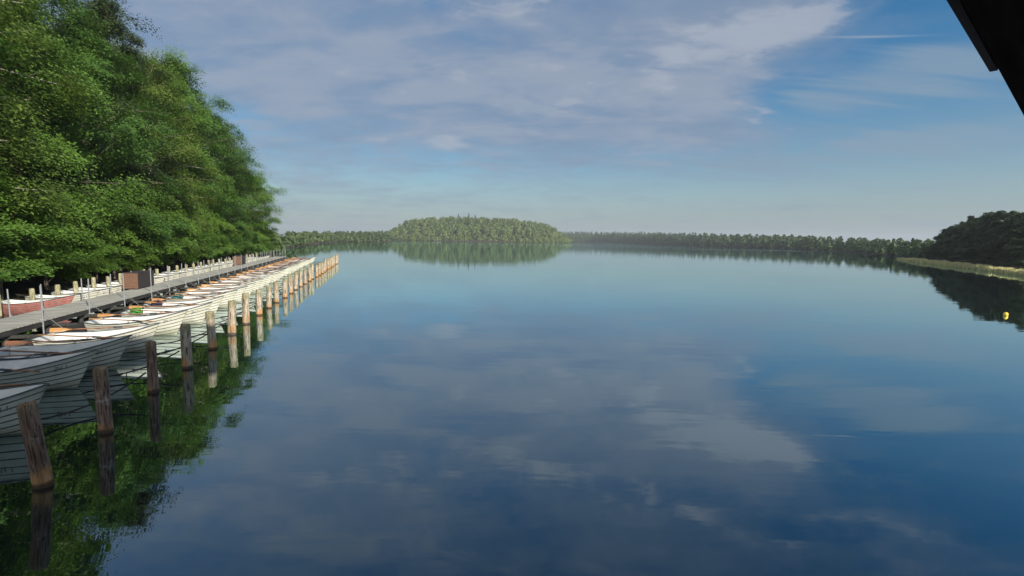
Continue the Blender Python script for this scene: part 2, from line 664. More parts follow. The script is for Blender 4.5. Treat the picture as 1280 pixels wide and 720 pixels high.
def make_thwart(t, wid, z):
    mb = MB()
    t0, t1 = t - wid / BL / 2, t + wid / BL / 2
    q = [(t0, -1), (t1, -1), (t1, 1), (t0, 1)]
    vs = [(-BL / 2 + BL * a, s * half_w(a, z), z + dz) for dz in (0, -.035) for a, s in q]
    mb.add(vs, [(0, 1, 2, 3), (7, 6, 5, 4), (0, 4, 5, 1), (1, 5, 6, 2), (2, 6, 7, 3), (3, 7, 4, 0)])
    # knees under the seat
    mb.box((-BL / 2 + BL * t, 0, (z - .035 + .065) / 2), (.05, .16, z - .1))
    return mb.mesh('thwart', [M['seat']])


def make_rowlock():
    mb = MB()
    mb.tube([(0, 0, -.02), (0, 0, .05)], .014, 6)
    pts = [(math.cos(a) * .045, 0, .095 + math.sin(a) * .045) for a in np.linspace(rad(155), rad(385), 9)]
    mb.tube(pts, .009, 5)
    mb.box((0, 0, .004), (.14, .05, .012))
    return mb.mesh('rowlock', [M['metal']])


SEG = {'2': "abged", '4': "fgbc", '1': "bc"}


def make_marks(side):
    """small dark number on the bow planks"""
    mb = MB()
    for side in (side,):
        def surf(u, w):
            t = .80 + u / BL
            q = hull_pt(t, .70 + w / .85, side)
            q2 = hull_pt(t + .004, .70 + w / .85, side)
            nrm = Vector((0, side, 0))
            return q + nrm * .024
        x = 0.0
        order = "241" if side < 0 else "142"
        for ch in ("241"):
            wd, hh, th = .055, .10, .016
            L = {'a': ((0, hh), (wd, hh)), 'g': ((0, hh / 2), (wd, hh / 2)), 'd': ((0, 0), (wd, 0)),
                 'f': ((0, hh / 2), (0, hh)), 'b': ((wd, hh / 2), (wd, hh)), 'e': ((0, 0), (0, hh / 2)), 'c': ((wd, 0), (wd, hh / 2))}
            for sg in SEG[ch]:
                (xa, ya), (xb, yb) = L[sg]
                if xa == xb:
                    cs = [(xa - th / 2, ya), (xa + th / 2, ya), (xb + th / 2, yb), (xb - th / 2, yb)]
                else:
                    cs = [(xa, ya - th / 2), (xb, yb - th / 2), (xb, yb + th / 2), (xa, ya + th / 2)]
                sgn = 1 if side < 0 else -1
                base = 0 if side < 0 else .25
                mb.add([surf(base + sgn * (x + a), c) for a, c in cs], [(0, 1, 2, 3) if side < 0 else (3, 2, 1, 0)])
            x += .085
    return mb.mesh('bow_number', [M['mark']])


me_hull, me_liner, me_gun = make_hull(), make_liner(), make_gunwale()
me_tw = [make_thwart(.10, .42, .40), make_thwart(.42, .24, .40), make_thwart(.68, .24, .43)]
me_rl, me_marks = make_rowlock(), [make_marks(-1), make_marks(1)]
# a red lower hull for the pink-sided boats on the land side
me_hull_red = me_hull.copy()
me_hull_red.materials[0] = M['pink']


def make_boat(me_h, name='rowing_boat'):
    r = thing(name, 'x', 'rowing boat')
    link('hull', me_h, r)
    link('liner', me_liner, r)
    link('gunwale', me_gun, r)
    for q in me_tw:
        link('thwart', q, r)
    for s in (-1, 1):
        g = hull_pt(.47, 1, s)
        link('rowlock', me_rl, r, (g.x, g.y, g.z + .012))
    for q in me_marks:
        link('bow_number', q, r)
    return r


def make_oar(blade_mat):
    """built along +x: blade at the origin end"""
    r = thing('oar', 'x', 'oar')
    mb = MB()
    mb.tube([(.50, 0, 0), (.8, 0, 0), (2.35, 0, 0), (2.40, 0, 0), (2.62, 0, 0)], [.020, .021, .020, .019, .018], 8)
    link('shaft', mb.mesh('shaft', [M['oar_shaft']], True), r)
    mb = MB()
    prof = [(0, .068), (.03, .082), (.25, .080), (.40, .06), (.50, .028), (.58, .022)]
    vs = []
    for x, w in prof:
        th = .010 + .016 * min(1, x / .5)
        vs += [(x, -w, 0), (x, 0, th), (x, w, 0), (x, 0, -th)]
    fs = [(4 * i + k, 4 * i + (k + 1) % 4, 4 * i + 4 + (k + 1) % 4, 4 * i + 4 + k) for i in range(len(prof) - 1) for k in range(4)]
    fs.append((3, 2, 1, 0))
    mb.add(vs, fs)
    link('blade', mb.mesh('blade', [blade_mat]), r)
    mb = MB()
    mb.tube([(1.70, 0, 0), (1.95, 0, 0)], .031, 8)
    link('leather_collar', mb.mesh('leather_collar', [M['rail']], True), r)
    return r


def pile_mesh(seed, mat, h=1.34, r=.150):
    rg = random.Random(seed)
    mb = MB()
    n = 18
    zs = [-2.2, -.2, 0, .2, .45, .7, .95, h * .86, h - .05, h]
    ph = [rg.uniform(0, 6.28) for _ in range(4)]
    vs = []
    for i, z in enumerate(zs):
        for k in range(n):
            a = 2 * math.pi * k / n
            q = r * (1 + .05 * math.sin(2 * a + ph[0]) + .035 * math.sin(3 * a + ph[1] + z * .7) + .03 * math.sin(5 * a + ph[2])
                     + .03 * math.sin(z * 5 + ph[3]) - .05 * z + rg.uniform(-.02, .02))
            if i == len(zs) - 1:
                q *= .86
            vs.append((q * math.cos(a), q * math.sin(a), z + (rg.uniform(-.012, .012) if i >= len(zs) - 2 else 0)))
    fs = [(i * n + k, i * n + (k + 1) % n, (i + 1) * n + (k + 1) % n, (i + 1) * n + k) for i in range(len(zs) - 1) for k in range(n)]
    vs.append((0, 0, h + .02))
    fs += [((len(zs) - 1) * n + k, (len(zs) - 1) * n + (k + 1) % n, len(vs) - 1) for k in range(n)]
    mb.add(vs, fs)
    return mb.mesh('mooring_pile', [mat], True)


PILE_PX = [(55, 607), (133, 540), (192, 490), (234, 460), (266, 436), (290, 418), (308, 405), (324, 394), (336, 385)]
pile_pos = []
for q in PILE_PX:
    w = at(*q)
    pile_pos.append((float(w @ NV), float(w @ D)))
end_n, end_s = (lambda w: (float(w @ NV), float(w @ D)))(at(422, 329))
n0, s0 = pile_pos[-1]
NP = len(pile_pos) + int(round((end_s - s0) / 2.62))
k_more = NP - len(pile_pos)
for k in range(1, k_more + 1):
    f = k / k_more
    pile_pos.append((n0 + (end_n - n0) * f + random.uniform(-.08, .08), s0 + (end_s - s0) * f + random.uniform(-.15, .15)))
print("piles", NP, pile_pos[:9], end_n, end_s)
pm = [pile_mesh(i, M['pile']) for i in range(4)]
pmb = [pile_mesh(10 + i, M['pile_brown'], 1.36, .122) for i in range(2)]
LEANS = [(-.10, .03), (-.035, .0), (-.01, .0), (-.0, .01)]
HTS = [1.0, .98, .96, 1.0, 1.0, 1.02]
for k, (n, s) in enumerate(pile_pos):
    w = row(n, s)
    me_ = pmb[k % 2] if k < 3 else pm[k % 4]
    o = link('mooring_pile', me_, None, (w[0], w[1], 0), random.uniform(0, 6.28))
    lx, ly = LEANS[k] if k < 4 else (random.uniform(-.045, .045), random.uniform(-.045, .045))
    o.rotation_euler = (Matrix.Rotation(lx, 3, 'Y') @ Matrix.Rotation(ly, 3, 'X') @ Matrix.Rotation(random.uniform(0, 6.28), 3, 'Z')).to_euler()
    hz = HTS[k] if k < 6 else random.uniform(.88, 1.08)
    o.scale = (1, 1, hz)
    desc = ['dark brown wooden mooring pile leaning left', 'dark brown weathered mooring pile, fairly upright',
            'brown mooring pile stained orange near the water'][k] if k < 3 else 'weathered wooden mooring pile'
    tag(o, f'{desc}, {pw(k, NP, "lake-side pile")}', 'mooring pile', 'wooden mooring piles in the lake-side row')

boat0 = make_boat(me_hull)
oar_a, oar_b = make_oar(M['oar_blade_dark']), make_oar(M['oar_blade'])
first_oar = {id(oar_a): True, id(oar_b): True}
NBT = NP - 1


def dock_edge(s):
    """n of the jetty's lake edge"""
    return -12.4 - 1.9 * (s - 20) / 72


boats = []
for k in range(NBT):
    r = boat0 if k == 0 else copy_tree(boat0)
    n_p, s_p = pile_pos[k + 1]
    s = s_p + .55 + random.uniform(-.10, .10)
    nb = -7.1 + random.uniform(-.12, .12) + (dock_edge(s) - dock_edge(20)) * .9
    if k < 4:
        w = at(*[(58, 481), (118, 438), (163, 420.5), (199, 404)][k], .95)
        nb, s = float(w @ NV), float(w @ D)
    c = row(nb - BL / 2, s)
    yaw = ROW_ANG + (random.uniform(-.06, .06) if k > 3 else .02)
    r.location = (c[0], c[1], random.uniform(-.015, .02))
    r.rotation_euler = (random.uniform(-.03, .03), random.uniform(-.018, .008), yaw)
    tag(r, f'white clinker rowing boat, {pw(k, NBT, "lake-side boat")}', 'rowing boat',
        'white rowing boats moored along the lake side of the jetty')
    boats.append((r, c, yaw, s, nb))

    # its two oars, blades over the transom
    for si, sd in enumerate((-1, 1)):
        src = oar_a if k < 3 else oar_b
        if first_oar[id(src)]:
            oo = src
            first_oar[id(src)] = False
        else:
            oo = copy_tree(src)
        jx = random.uniform(-.12, .10)
        pa = Vector((-BL / 2 + .02 + jx, sd * (.34 + random.uniform(-.05, .05)), .765))
        g = hull_pt(.47, 1, sd)
        pb = Vector((g.x, g.y, g.z + .105))
        dv = (pb - pa).normalized()
        mw = Matrix.Translation((c[0], c[1], r.location.z)) @ r.rotation_euler.to_matrix().to_4x4()
        rot = dv.to_track_quat('X', 'Z').to_matrix().to_4x4()
        mo = mw @ Matrix.Translation(pa) @ rot @ Matrix.Rotation(random.uniform(.6, 1.1) if sd > 0 else random.uniform(-.4, .5), 4, 'X')
        oo.location = mo.translation
        oo.rotation_euler = mo.to_euler()
        side_w = 'nearer' if sd < 0 else 'farther'
        colw = 'dark brown' if k < 3 else 'orange-bladed'
        tag(oo, f'{colw} oar on the {side_w} gunwale of the {pw(k, NBT, "lake-side boat")}', 'oar',
            'wooden oars resting in the moored boats')

# mooring lines from bow to pile
for k in range(NBT):
    r, c, yaw, s, nb = boats[k]
    mw = Matrix.Translation((c[0], c[1], r.location.z)) @ r.rotation_euler.to_matrix().to_4x4()
    a = mw @ Vector((BL / 2 - .36, 0, .20))
    pn, ps = pile_pos[k + 2] if k + 2 < NP else pile_pos[-1]
    w = row(pn, ps)
    e = Vector((w[0], w[1], .55))
    dv = (e - a)
    e = e - Vector((dv.x, dv.y, 0)).normalized() * .19
    pts = []
    for i in range(15):
        f = i / 14
        q = a.lerp(e, f)
        q.z -= .36 * 4 * f * (1 - f) * .55
        q.z = max(q.z, .03)
        pts.append(q - a)
    mb = MB()
    mb.tube(pts, .020, 6)
    if k in (1, 3):
        q = pts[6]
        mb.tube([q, (q.x + .01, q.y, q.z - min(.3, q.z + a.z + .05))], .012, 5)
    o = link('mooring_rope', mb.mesh('mooring_rope', [M['rope_dark']], True), None, a)
    tag(o, f'dark mooring rope from the bow of the {pw(k, NBT, "lake-side boat")}', 'rope',
        'dark mooring ropes between boats and piles')


# bundles lying on the sterns
def bundle(seed, mat, pxy, label, cat, sz):
    rg = random.Random(seed)
    mb = MB()
    n, mlat = 14, 8
    vs = []
    for i in range(mlat + 1):
        th = math.pi * i / mlat
        for k in range(n):
            a = 2 * math.pi * k / n
            q = 1 + .10 * math.sin(3 * a + seed + th * 2) + .07 * math.sin(5 * th + a * 2) + rg.uniform(-.05, .05)
            vs.append((sz[0] * q * math.sin(th) * math.cos(a), sz[1] * q * math.sin(th) * math.sin(a), sz[2] * (1 - max(math.cos(math.pi - th), -.9)) * .5 * (1 + .12 * math.sin(4 * a + seed))))
    fs = [(i * n + k, i * n + (k + 1) % n, (i + 1) * n + (k + 1) % n, (i + 1) * n + k) for i in range(mlat) for k in range(n)]
    mb.add(vs, fs)
    for t in (-.45, .45):
        mb.tube([(t * sz[0], sz[1] * 1.02 * math.cos(a), sz[2] * .5 + sz[2] * .62 * math.sin(a)) for a in np.linspace(0, math.pi, 8)], .012, 5)
    w = at(pxy[0], pxy[1], .33)
    # sit it on the stern seat of the nearest boat
    best = min(boats, key=lambda q: np.linalg.norm(row(q[4] - BL + .3, q[3]) - w))
    c = best[1]
    ca = best[2]
    loc = (c[0] + math.cos(ca) * (-BL / 2 + .34), c[1] + math.sin(ca) * (-BL / 2 + .34), .40 + best[0].location.z)
    tag(link('canvas_bundle', mb.mesh('canvas_bundle', [mat], True), None, loc, ca + 1.4), label, cat)


bundle(1, M['cloth_green'], (107, 402), 'bright green canvas bundle on a boat stern by the jetty', 'bundle', (.26, .2, .34))
bundle(2, M['cloth_red'], (127, 393), 'faded red canvas bundle on a boat stern by the jetty', 'bundle', (.26, .18, .32))
bundle(3, M['cloth_navy'], (145, 386), 'dark navy canvas bundle on a boat stern by the jetty', 'bundle', (.34, .2, .34))
bundle(4, M['cloth_teal'], (166, 379), 'teal canvas bundle on a boat stern by the jetty', 'bundle', (.34, .2, .36))

# ------------------------------------------------------------------ jetty
S_A, S_B = 3.0, 93.0
JW = 1.7
pA, pB = row(dock_edge(S_A), S_A), row(dock_edge(S_B), S_B)
JL = float(np.linalg.norm(pB - pA))
jd = (pB - pA) / JL
jetty = thing('jetty', 'long grey plank jetty with metal posts running out past the moored boats', 'jetty', (pA[0], pA[1], 0), math.atan2(jd[1], jd[0]))
# local: +x along the jetty, -y towards the lake, +y towards the land
DZ = .58
mb = MB()
x = 0.0
while x < JL:
    w = random.uniform(.13, .15)
    mb.box((x + w / 2, JW / 2 + random.uniform(-.012, .012), DZ - .02 + random.uniform(-.003, .003)), (w - .012, JW, .04))
    x += w
link('deck', mb.mesh('deck', [M['deck']]), jetty)
for y in (.06, JW - .06):
    mb = MB()
    mb.box((JL / 2, y, DZ - .145), (JL, .09, .20))
    link('stringer', mb.mesh('stringer', [M['timber_dark']]), jetty)
mb = MB()
mb.box((0, 0, 0), (5.9, .30, .30))
me_log = mb.mesh('fender_log', [M['timber_dark']])
x = 0
while x < JL:
    link('fender_log', me_log, jetty, (x + 3, -.85 + random.uniform(-.03, .03), .13))
    x += 6
mb = MB()
for y in (.25, JW - .25):
    mb.tube([(0, y, -1.9), (0, y, DZ - .26)], .10, 10)
mb.box((0, JW / 2 - .3, DZ - .31), (.14, JW + 1.0, .12))
me_tr = mb.mesh('trestle', [M['timber_dark']])
x = .8
while x < JL:
    link('trestle', me_tr, jetty, (x, 0, 0))
    x += 2.6


def to_local(w):
    d = np.array(w) - pA
    return float(d @ jd)


mb = MB()
mb.tube([(0, 0, -.75), (0, 0, 1.36)], .027, 8)
mb.box((0, .035, .02), (.10, .05, .16))
me_post = mb.mesh('post', [M['metal']], False)
mb = MB()
mb.tube([(0, -.02, .28), (.0, -.70, -.40)], .013, 6)
me_brace = mb.mesh('brace', [M['metal_dark']], False)
mb = MB()
mb.tube([(0, 0, -.25), (0, 0, 1.12)], .026, 8)
mb.box((0, -.035, .0), (.10, .05, .14))
me_post2 = mb.mesh('post', [M['metal']], False)
lake_px = [(4, 440), (50, 405), (89, 394), (122, 378), (153, 371), (177, 364), (199, 359)]
xs = []
for q in [(4, 424), (50, 401), (89, 386), (122, 374.5), (153, 365.5), (177, 359.5), (199, 354)]:
    xs.append(to_local(at(q[0], q[1], DZ)))
step = 3.0
while xs[-1] + step < JL - .3:
    xs.append(xs[-1] + step)
xs = [xs[0] - 3, xs[0] - 6] + xs
for x in xs:
    if x < .2:
        continue
    po = link('post', me_post, jetty, (x, -.05, DZ))
    po.rotation_euler = (random.uniform(-.015, .015), random.uniform(-.03, .03), 0)
    link('brace', me_brace, po)
xs2 = [to_local(at(q[0], q[1], DZ)) for q in [(40, 395), (71, 386), (106, 375), (135, 367), (155, 361)]]
while xs2[-1] + 3.1 < JL - .3:
    xs2.append(xs2[-1] + 3.1)
for x in [xs2[0] - 3.2] + xs2:
    po = link('post', me_post2, jetty, (x, JW + .04, DZ))
    po.rotation_euler = (random.uniform(-.02, .02), random.uniform(-.04, .04), 0)


# crates on the deck
def crate(px, ylen, label):
    """px: pixel of the bottom left corner of the end that faces the camera"""
    xl = to_local(at(px[0], px[1], DZ))
    r = thing('storage_crate', label, 'crate', (0, 0, 0), 0, 'wooden storage crates on the jetty')
    yy = JW - .05
    wl = pA + jd * xl + np.array([-jd[1], jd[0]]) * yy
    r.location = (wl[0], wl[1], DZ + .002)
    r.rotation_euler = (0, 0, math.atan2(jd[1], jd[0]))
    wy, hz = .84, .98
    for xe in (.02, ylen - .02):
        mb = MB()
        for k in range(7):
            mb.box((xe, 0, .06 + k * .135 + .06), (.03, wy, .127))
        link('end_boards', mb.mesh('end_boards', [M['crate']]), r)
    for sg in (-1, 1):
        mb = MB()
        for k in range(7):
            mb.box((ylen / 2, sg * (wy / 2 - .012), .06 + k * .135 + .06), (ylen - .075, .024, .127))
        link('side_boards', mb.mesh('side_boards', [M['crate_dark']]), r)
    mb = MB()
    mb.box((ylen / 2, 0, hz + .03), (ylen + .04, wy + .03, .03))
    link('lid', mb.mesh('lid', [M['crate_dark']]), r)
    for sx in (.06, ylen - .06):
        for sg in (-1, 1):
            mb = MB()
            mb.box((sx, sg * (wy / 2 - .055), hz / 2 + .005), (.05, .05, hz))
            link('corner_post', mb.mesh('corner_post', [M['crate']]), r)


crate((160, 362), 2.6, 'brown wooden storage crate with a dark side, the nearer one on the jetty')
crate((291, 331.5), 2.6, 'smaller-looking brown wooden crate on the jetty near its far end')

# ------------------------------------------------------------------ land-side boats and piles
boat_r = make_boat(me_hull_red)
LAND_PX = [(22, 388), (49, 381), (72, 376), (92, 371), (112, 367), (130, 363.5), (147, 360.5)]
land = []
for q in LAND_PX:
    w = at(q[0], q[1], .0)
    land.append((float(w @ NV), float(w @ D)))
land = [(-16.9 - .022 * (s - 28), s) for n, s in land]
land = [(land[0][0], land[0][1] - 2.5)] + land
while land[-1][1] < 89:
    s = land[-1][1] + 2.45
    land.append((-16.9 - .022 * (s - 28) + random.uniform(-.1, .1), s))
print('land', land[:8], len(land))
pg = [pile_mesh(30 + i, M['pile_green'], 1.12, .12) for i in range(3)]
NL = len(land)
first_w = True
first_r = True
for k, (n, s) in enumerate(land):
    w = row(n, s)
    o = link('mooring_pile', pg[k % 3], None, (w[0], w[1], 0), random.uniform(0, 6.28))
    o.scale = (1, 1, random.uniform(.95, 1.12))
    tag(o, f'pale green-grey mooring pile, {pw(k, NL, "land-side pile")}', 'mooring pile',
        'pale mooring piles on the land side of the jetty')
    # boat between jetty and pile, bow towards the jetty
    if k < NL - 1:
        s_b = s + 1.25 + random.uniform(-.1, .1)
        red = k == 0
        if red:
            r = boat_r if first_r else copy_tree(boat_r)
            first_r = False
        else:
            r = copy_tree(boat0)
        jn = dock_edge(s_b) - JW
        c = row(jn - .12 - BL / 2 * .93, s_b)
        r.location = (c[0], c[1], random.uniform(.0, .03))
        r.scale = (.93, .93, .93)
        r.rotation_euler = (random.uniform(-.015, .015), 0, ROW_ANG + random.uniform(-.05, .05))
        colw = 'faded red-hulled rowing boat' if red else 'white rowing boat under the trees'
        tag(r, f'{colw}, {pw(k, NL - 1, "land-side boat")}', 'rowing boat', 'rowing boats moored on the land side of the jetty')
        a = Vector((w[0], w[1], .92))
        cc = row(jn - BL * .80, s_b - .1)
        e = Vector((cc[0], cc[1], .60))
        dv = Vector((e.x - a.x, e.y - a.y, 0)).normalized()
        a = a + dv * .125
        pts = []
        for i in range(9):
            f = i / 8
            q = a.lerp(e, f)
            q.z -= .10 * 4 * f * (1 - f)
            pts.append(q - a)
        mb = MB()
        mb.tube(pts, .016, 5)
        tag(link('mooring_rope', mb.mesh('mooring_rope', [M['rope_pale']], True), None, a),
            f'pale mooring rope tied to the {pw(k, NL, "land-side pile")}', 'rope', 'pale ropes from the land-side piles')

# ------------------------------------------------------------------ trees
UP = np.array([0, 0, 1.0])


def unit(v):
    return v / (np.linalg.norm(v, axis=-1, keepdims=True) + 1e-9)


def leaf_quads(c, nrm, size, rng, aspect=.62):
    """c (n,3) centres, nrm (n,3); returns (n,4,3) pointed leaf-shaped quads"""
    n = len(c)
    t = unit(rng.normal(size=(n, 3)))
    u = unit(np.cross(nrm, t))
    w = np.cross(nrm, u)
    sz = size * rng.uniform(.6, 1.35, (n, 1))
    droop = nrm * sz * .12
    return np.stack([c - u * sz * .6, c + w * sz * aspect * .5 - droop * .2, c + u * sz * .6 - droop, c - w * sz * aspect * .5 - droop * .2], 1)


def make_tree(seed, h, rmax, leafmat, barkmat, nspray=250, per=150, leaf=.19, low=.10, flat=.16, kind='broad', cut=.3):
    rng = np.random.default_rng(seed)
    rg = random.Random(seed)
    sprays = []
    trunk_top = h * .86
    lean = (rg.uniform(-.03, .03), rg.uniform(-.03, .03))
    mb = MB()
    tp = [(lean[0] * z + .12 * math.sin(z * .5 + seed), lean[1] * z + .12 * math.cos(z * .4 + seed), z) for z in np.linspace(-.6, trunk_top, 9)]
    r0 = .018 * h
    mb.tube(tp, [r0 * (1.25 if i == 0 else 1) * (1 - .9 * i / 8) + .015 for i in range(9)], 9)
    lobes = [(rg.uniform(0, 6.28), rg.uniform(.15, .98), rg.choice([-.42, -.30, .20, .34]) * rg.uniform(.7, 1.1), rg.uniform(.35, .75)) for _ in range(26)]

    def profile(zf, a):
        if kind == 'pine':
            base = (1 - zf) ** .75 * 1.05 * (.75 + .25 * math.sin(zf * 34))
        else:
            base = math.sin(math.pi * min(max((zf * .93 + .12), 0), 1)) ** .62
            base *= 1 if zf < .5 else 1 - .25 * (zf - .5)
        for la, lz, amp, wd in lobes:
            da = (a - la + math.pi) % (2 * math.pi) - math.pi
            base += amp * math.exp(-(da / wd) ** 2 - ((zf - lz) / .085) ** 2)
        return max(base, .06)
    limbs = 0
    golden = 2.39996
    nb = max(nspray // 10, 12)
    for i in range(nb):
        zf = ((i + rg.random()) / nb) ** .85
        a = i * golden + rg.uniform(-.6, .6)
        z = h * (low + (1 - low) * zf)
        rr = rmax * max(profile(zf, a), .16) * rg.uniform(.82, 1.12)
        drop = rg.uniform(.05, .35) - (.75 * max(zf - .35, 0) if kind == 'broad' else 0)
        tip = np.array([rr * math.cos(a), rr * math.sin(a), z - drop * rr])
        z0 = min(max(z - rr * rg.uniform(.30, .6), h * .06), trunk_top * .97)
        f = (z0 + .6) / (trunk_top + .6) * 8
        k = int(min(f, 7))
        p0 = np.array(tp[k]) * (1 - (f - k)) + np.array(tp[k + 1]) * (f - k)
        mid = p0 * .5 + tip * .5 + np.array([rg.uniform(-.15, .15), rg.uniform(-.15, .15), .16 * rr])
        br = r0 * .30 * (1 - .7 * z0 / h)
        mb.tube([p0, mid, tip], [br, br * .6, .012], 5, cap=False)
        side = np.array([-math.sin(a), math.cos(a), 0])
        wid = rmax * rg.uniform(.16, .30)
        for j in range(9):
            t = rg.uniform(.35, 1.08) if j else 1.05
            q = (1 - t) ** 2 * p0 + 2 * t * (1 - t) * mid + t * t * tip if t <= 1 else tip + (tip - mid) * (t - 1)
            lat = rg.gauss(0, 1) * wid * (1.15 - .35 * t)
            c = q + side * lat + UP * (-.22 * abs(lat) + rg.uniform(-.24, .26) * rmax * .42)
            sprays.append((c, a + lat / max(rr, .8) * .6, rr))
    for i in range(nspray // 6):
        zf = rg.random()
        a = rg.uniform(0, 6.28)
        rr = rmax * profile(zf, a) * rg.uniform(.25, .7)
        sprays.append((np.array([rr * math.cos(a), rr * math.sin(a), h * (low + (1 - low) * zf)]), a, rr))
    allq = []
    for c, a, rr in sprays:
        k = int(per * rg.uniform(.6, 1.4))
        R = rmax * .21 * rg.uniform(.65, 1.5)
        out = np.array([math.cos(a), math.sin(a), 0])
        side = np.array([-math.sin(a), math.cos(a), 0])
        ang = rng.uniform(0, 2 * math.pi, k)
        rad_ = np.sqrt(rng.uniform(0, 1, k))
        # fan with a ragged edge
        rad_ *= .70 + .30 * np.sin(ang * rg.choice([3, 4, 5]) + rg.uniform(0, 6))
        u = rad_ * np.cos(ang) * R * 1.05
        v = rad_ * np.sin(ang) * R * .85
        dz = -.25 * (u / R + .25) * R * rg.uniform(.3, 1.3) - .22 * (rad_ ** 2) * R + rng.normal(0, flat * R * 1.5, k)
        P = c + out * u[:, None] + side * v[:, None] + UP * dz[:, None]
        nrm = unit(UP * 1.0 + out * (.45 + .5 * rng.random((k, 1))) + rng.normal(0, .33, (k, 3)))
        allq.append(leaf_quads(P, nrm, leaf, rng))
    Q = np.concatenate(allq)
    Q = Q[Q[:, :, 2].min(1) > cut + .5 * np.sin(Q[:, 0, 0] * 1.1 + seed) + .4 * np.sin(Q[:, 0, 1] * 1.7)]
    crown = quads_mesh('crown', Q, leafmat)
    trunk = mb.mesh('trunk', [barkmat], True)
    return trunk, crown


TREES = [make_tree(100, 16.5, 4.2, M['leaf'], M['bark'], 440, 250, .115, cut=1.15),
         make_tree(101, 15.5, 4.6, M['leaf_deep'], M['bark'], 440, 250, .118, flat=.12, cut=1.15),
         make_tree(102, 17.5, 3.9, M['leaf_olive'], M['bark_pale'], 440, 240, .112, flat=.22, cut=1.15),
         make_tree(103, 13.0, 4.4, M['leaf'], M['bark'], 380, 250, .115, low=.07, cut=1.15),
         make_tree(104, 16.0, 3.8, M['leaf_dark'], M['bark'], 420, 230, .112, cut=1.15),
         make_tree(105, 6.0, 2.9, M['leaf'], M['bark'], 130, 230, .15, low=.22, cut=.8)]
TH = [16.5, 15.5, 17.5, 13.0, 16.0, 6.0]


def put_tree(kind, n, s, h, label, group=None, name='broadleaf_tree', wide=1.0, xy=None):
    w = row(n, s) if xy is None else xy
    z = float(ground_h(np.array(w[0]), np.array(w[1])))
    r = thing(name, label, 'shrub' if name == 'shrub' else 'tree', (w[0], w[1], z), random.uniform(0, 6.28), group)
    link('trunk', TREES[kind][0], r)
    link('crown', TREES[kind][1], r)
    q = h / TH[kind]
    r.scale = (q * wide, q * wide, q)
    return r


front = [
    (4, -24.5, 15.0, 24, 1.0, 'dark tree at the left edge of the photo, beyond the near end of the jetty'),
    (0, -24.5, 22.0, 26, .95, 'tall leafy tree second from the left edge in the bank-side row'),
    (1, -24.3, 29.0, 23.5, 1.0, 'broad green tree third from the left edge in the bank-side row'),
    (2, -24.2, 36.0, 26, 1.05, 'tall ragged tree fourth from the left edge, behind the nearer crate'),
    (0, -23.8, 43.5, 25.5, 1.0, 'bright green tree just beyond the nearer crate on the bank'),
    (1, -23.4, 51.0, 21, 1.0, 'fresh green spreading tree midway along the wooded bank'),
    (4, -24.0, 57.5, 25, 1.0, 'darker narrow tree midway along the wooded bank'),
    (2, -23.2, 65.0, 22, 1.1, 'pale-barked tree with yellow-green foliage past the middle of the bank'),
    (0, -23.6, 73.5, 25, 1.05, 'leafy tree fifth from the far tip of the wooded bank'),
    (1, -23.2, 82.0, 21, 1.05, 'rounded leafy tree fourth from the far tip of the wooded bank'),
    (2, -23.2, 91.0, 20.5, 1.15, 'leafy tree third from the far tip of the wooded bank'),
    (3, -23.0, 100.0, 16.5, 1.1, 'leafy tree second from the far tip of the wooded bank'),
    (1, -22.4, 109.0, 14.5, 1.0, 'rounded tree at the far tip of the wooded bank, against the sky'),
]
for kd, n, s, h, wd, lb in front:
    put_tree(kd, n, s, h, lb, 'tall trees along the left bank', wide=wd)
for s in np.arange(11, 104, 7.5):
    kd = random.choice([0, 1, 2, 4])
    put_tree(kd, -31 + random.uniform(-.8, .8), s + random.uniform(-1, 1), random.uniform(23, 26) - (0 if s < 78 else (s - 78) * .3),
             'tree crown standing back in the left bank wood, behind the front row', 'trees standing back in the left bank wood', wide=1.1)
for s in np.arange(4, 98, 9.0):
    put_tree(random.choice([0, 1, 4]), -40 + random.uniform(-1, 1), s + random.uniform(-1, 1), random.uniform(24, 28) - (0 if s < 72 else (s - 72) * .35),
             'tree crown standing back in the left bank wood, behind the front row', 'trees standing back in the left bank wood', wide=1.15)
shr = np.arange(17, 113, 4.6)
for i, s in enumerate(shr):
    put_tree(5, -20.3 + random.uniform(-.5, .4), s + random.uniform(-.8, .8), random.uniform(4.2, 6.8),
             f'low leafy shrub overhanging the left bank, {pw(i, len(shr), "bank shrub")}', 'shrubs overhanging the left bank', 'shrub', wide=random.uniform(.95, 1.25))


# ------------------------------------------------------------------ far woods
def blob_leaves(base, top, r, k, size, rng, conifer=False):
    """leaf clumps of one distant tree"""
    hgt = top - base[2]
    zf = rng.uniform(0, 1, k)
    a = rng.uniform(0, 2 * math.pi, k)
    ph = rng.uniform(0, 6.28, 4)
    if conifer:
        pr = (1 - zf) ** .9
    else:
        pr = np.sin(np.pi * np.clip(zf * .72 + .28, 0, 1)) ** .55
    lob = 1 + .22 * np.sin(2 * a + ph[0] + zf * 5) + .20 * np.sin(3 * a + ph[1] - zf * 7) + .15 * np.sin(zf * 17 + ph[2])
    rr = r * pr * lob * rng.uniform(.72, 1.05, k)
    P = np.stack([base[0] + rr * np.cos(a), base[1] + rr * np.sin(a), base[2] + hgt * (.06 + .94 * zf)], 1)
    nrm = unit(np.stack([np.cos(a), np.sin(a), .5 + .6 * zf], 1) + rng.normal(0, .5, (k, 3)))
    return leaf_quads(P, nrm, size, rng, .9)


def top_el(x):
    return np.interp(x, [300, 350, 420, 485, 560, 720, 800, 900, 960, 1000, 1060, 1100, 1150, 1165],
                     [290, 289.5, 289, 288.5, 288, 289.5, 290, 292, 293.5, 294.5, 296.5, 298, 299, 299])


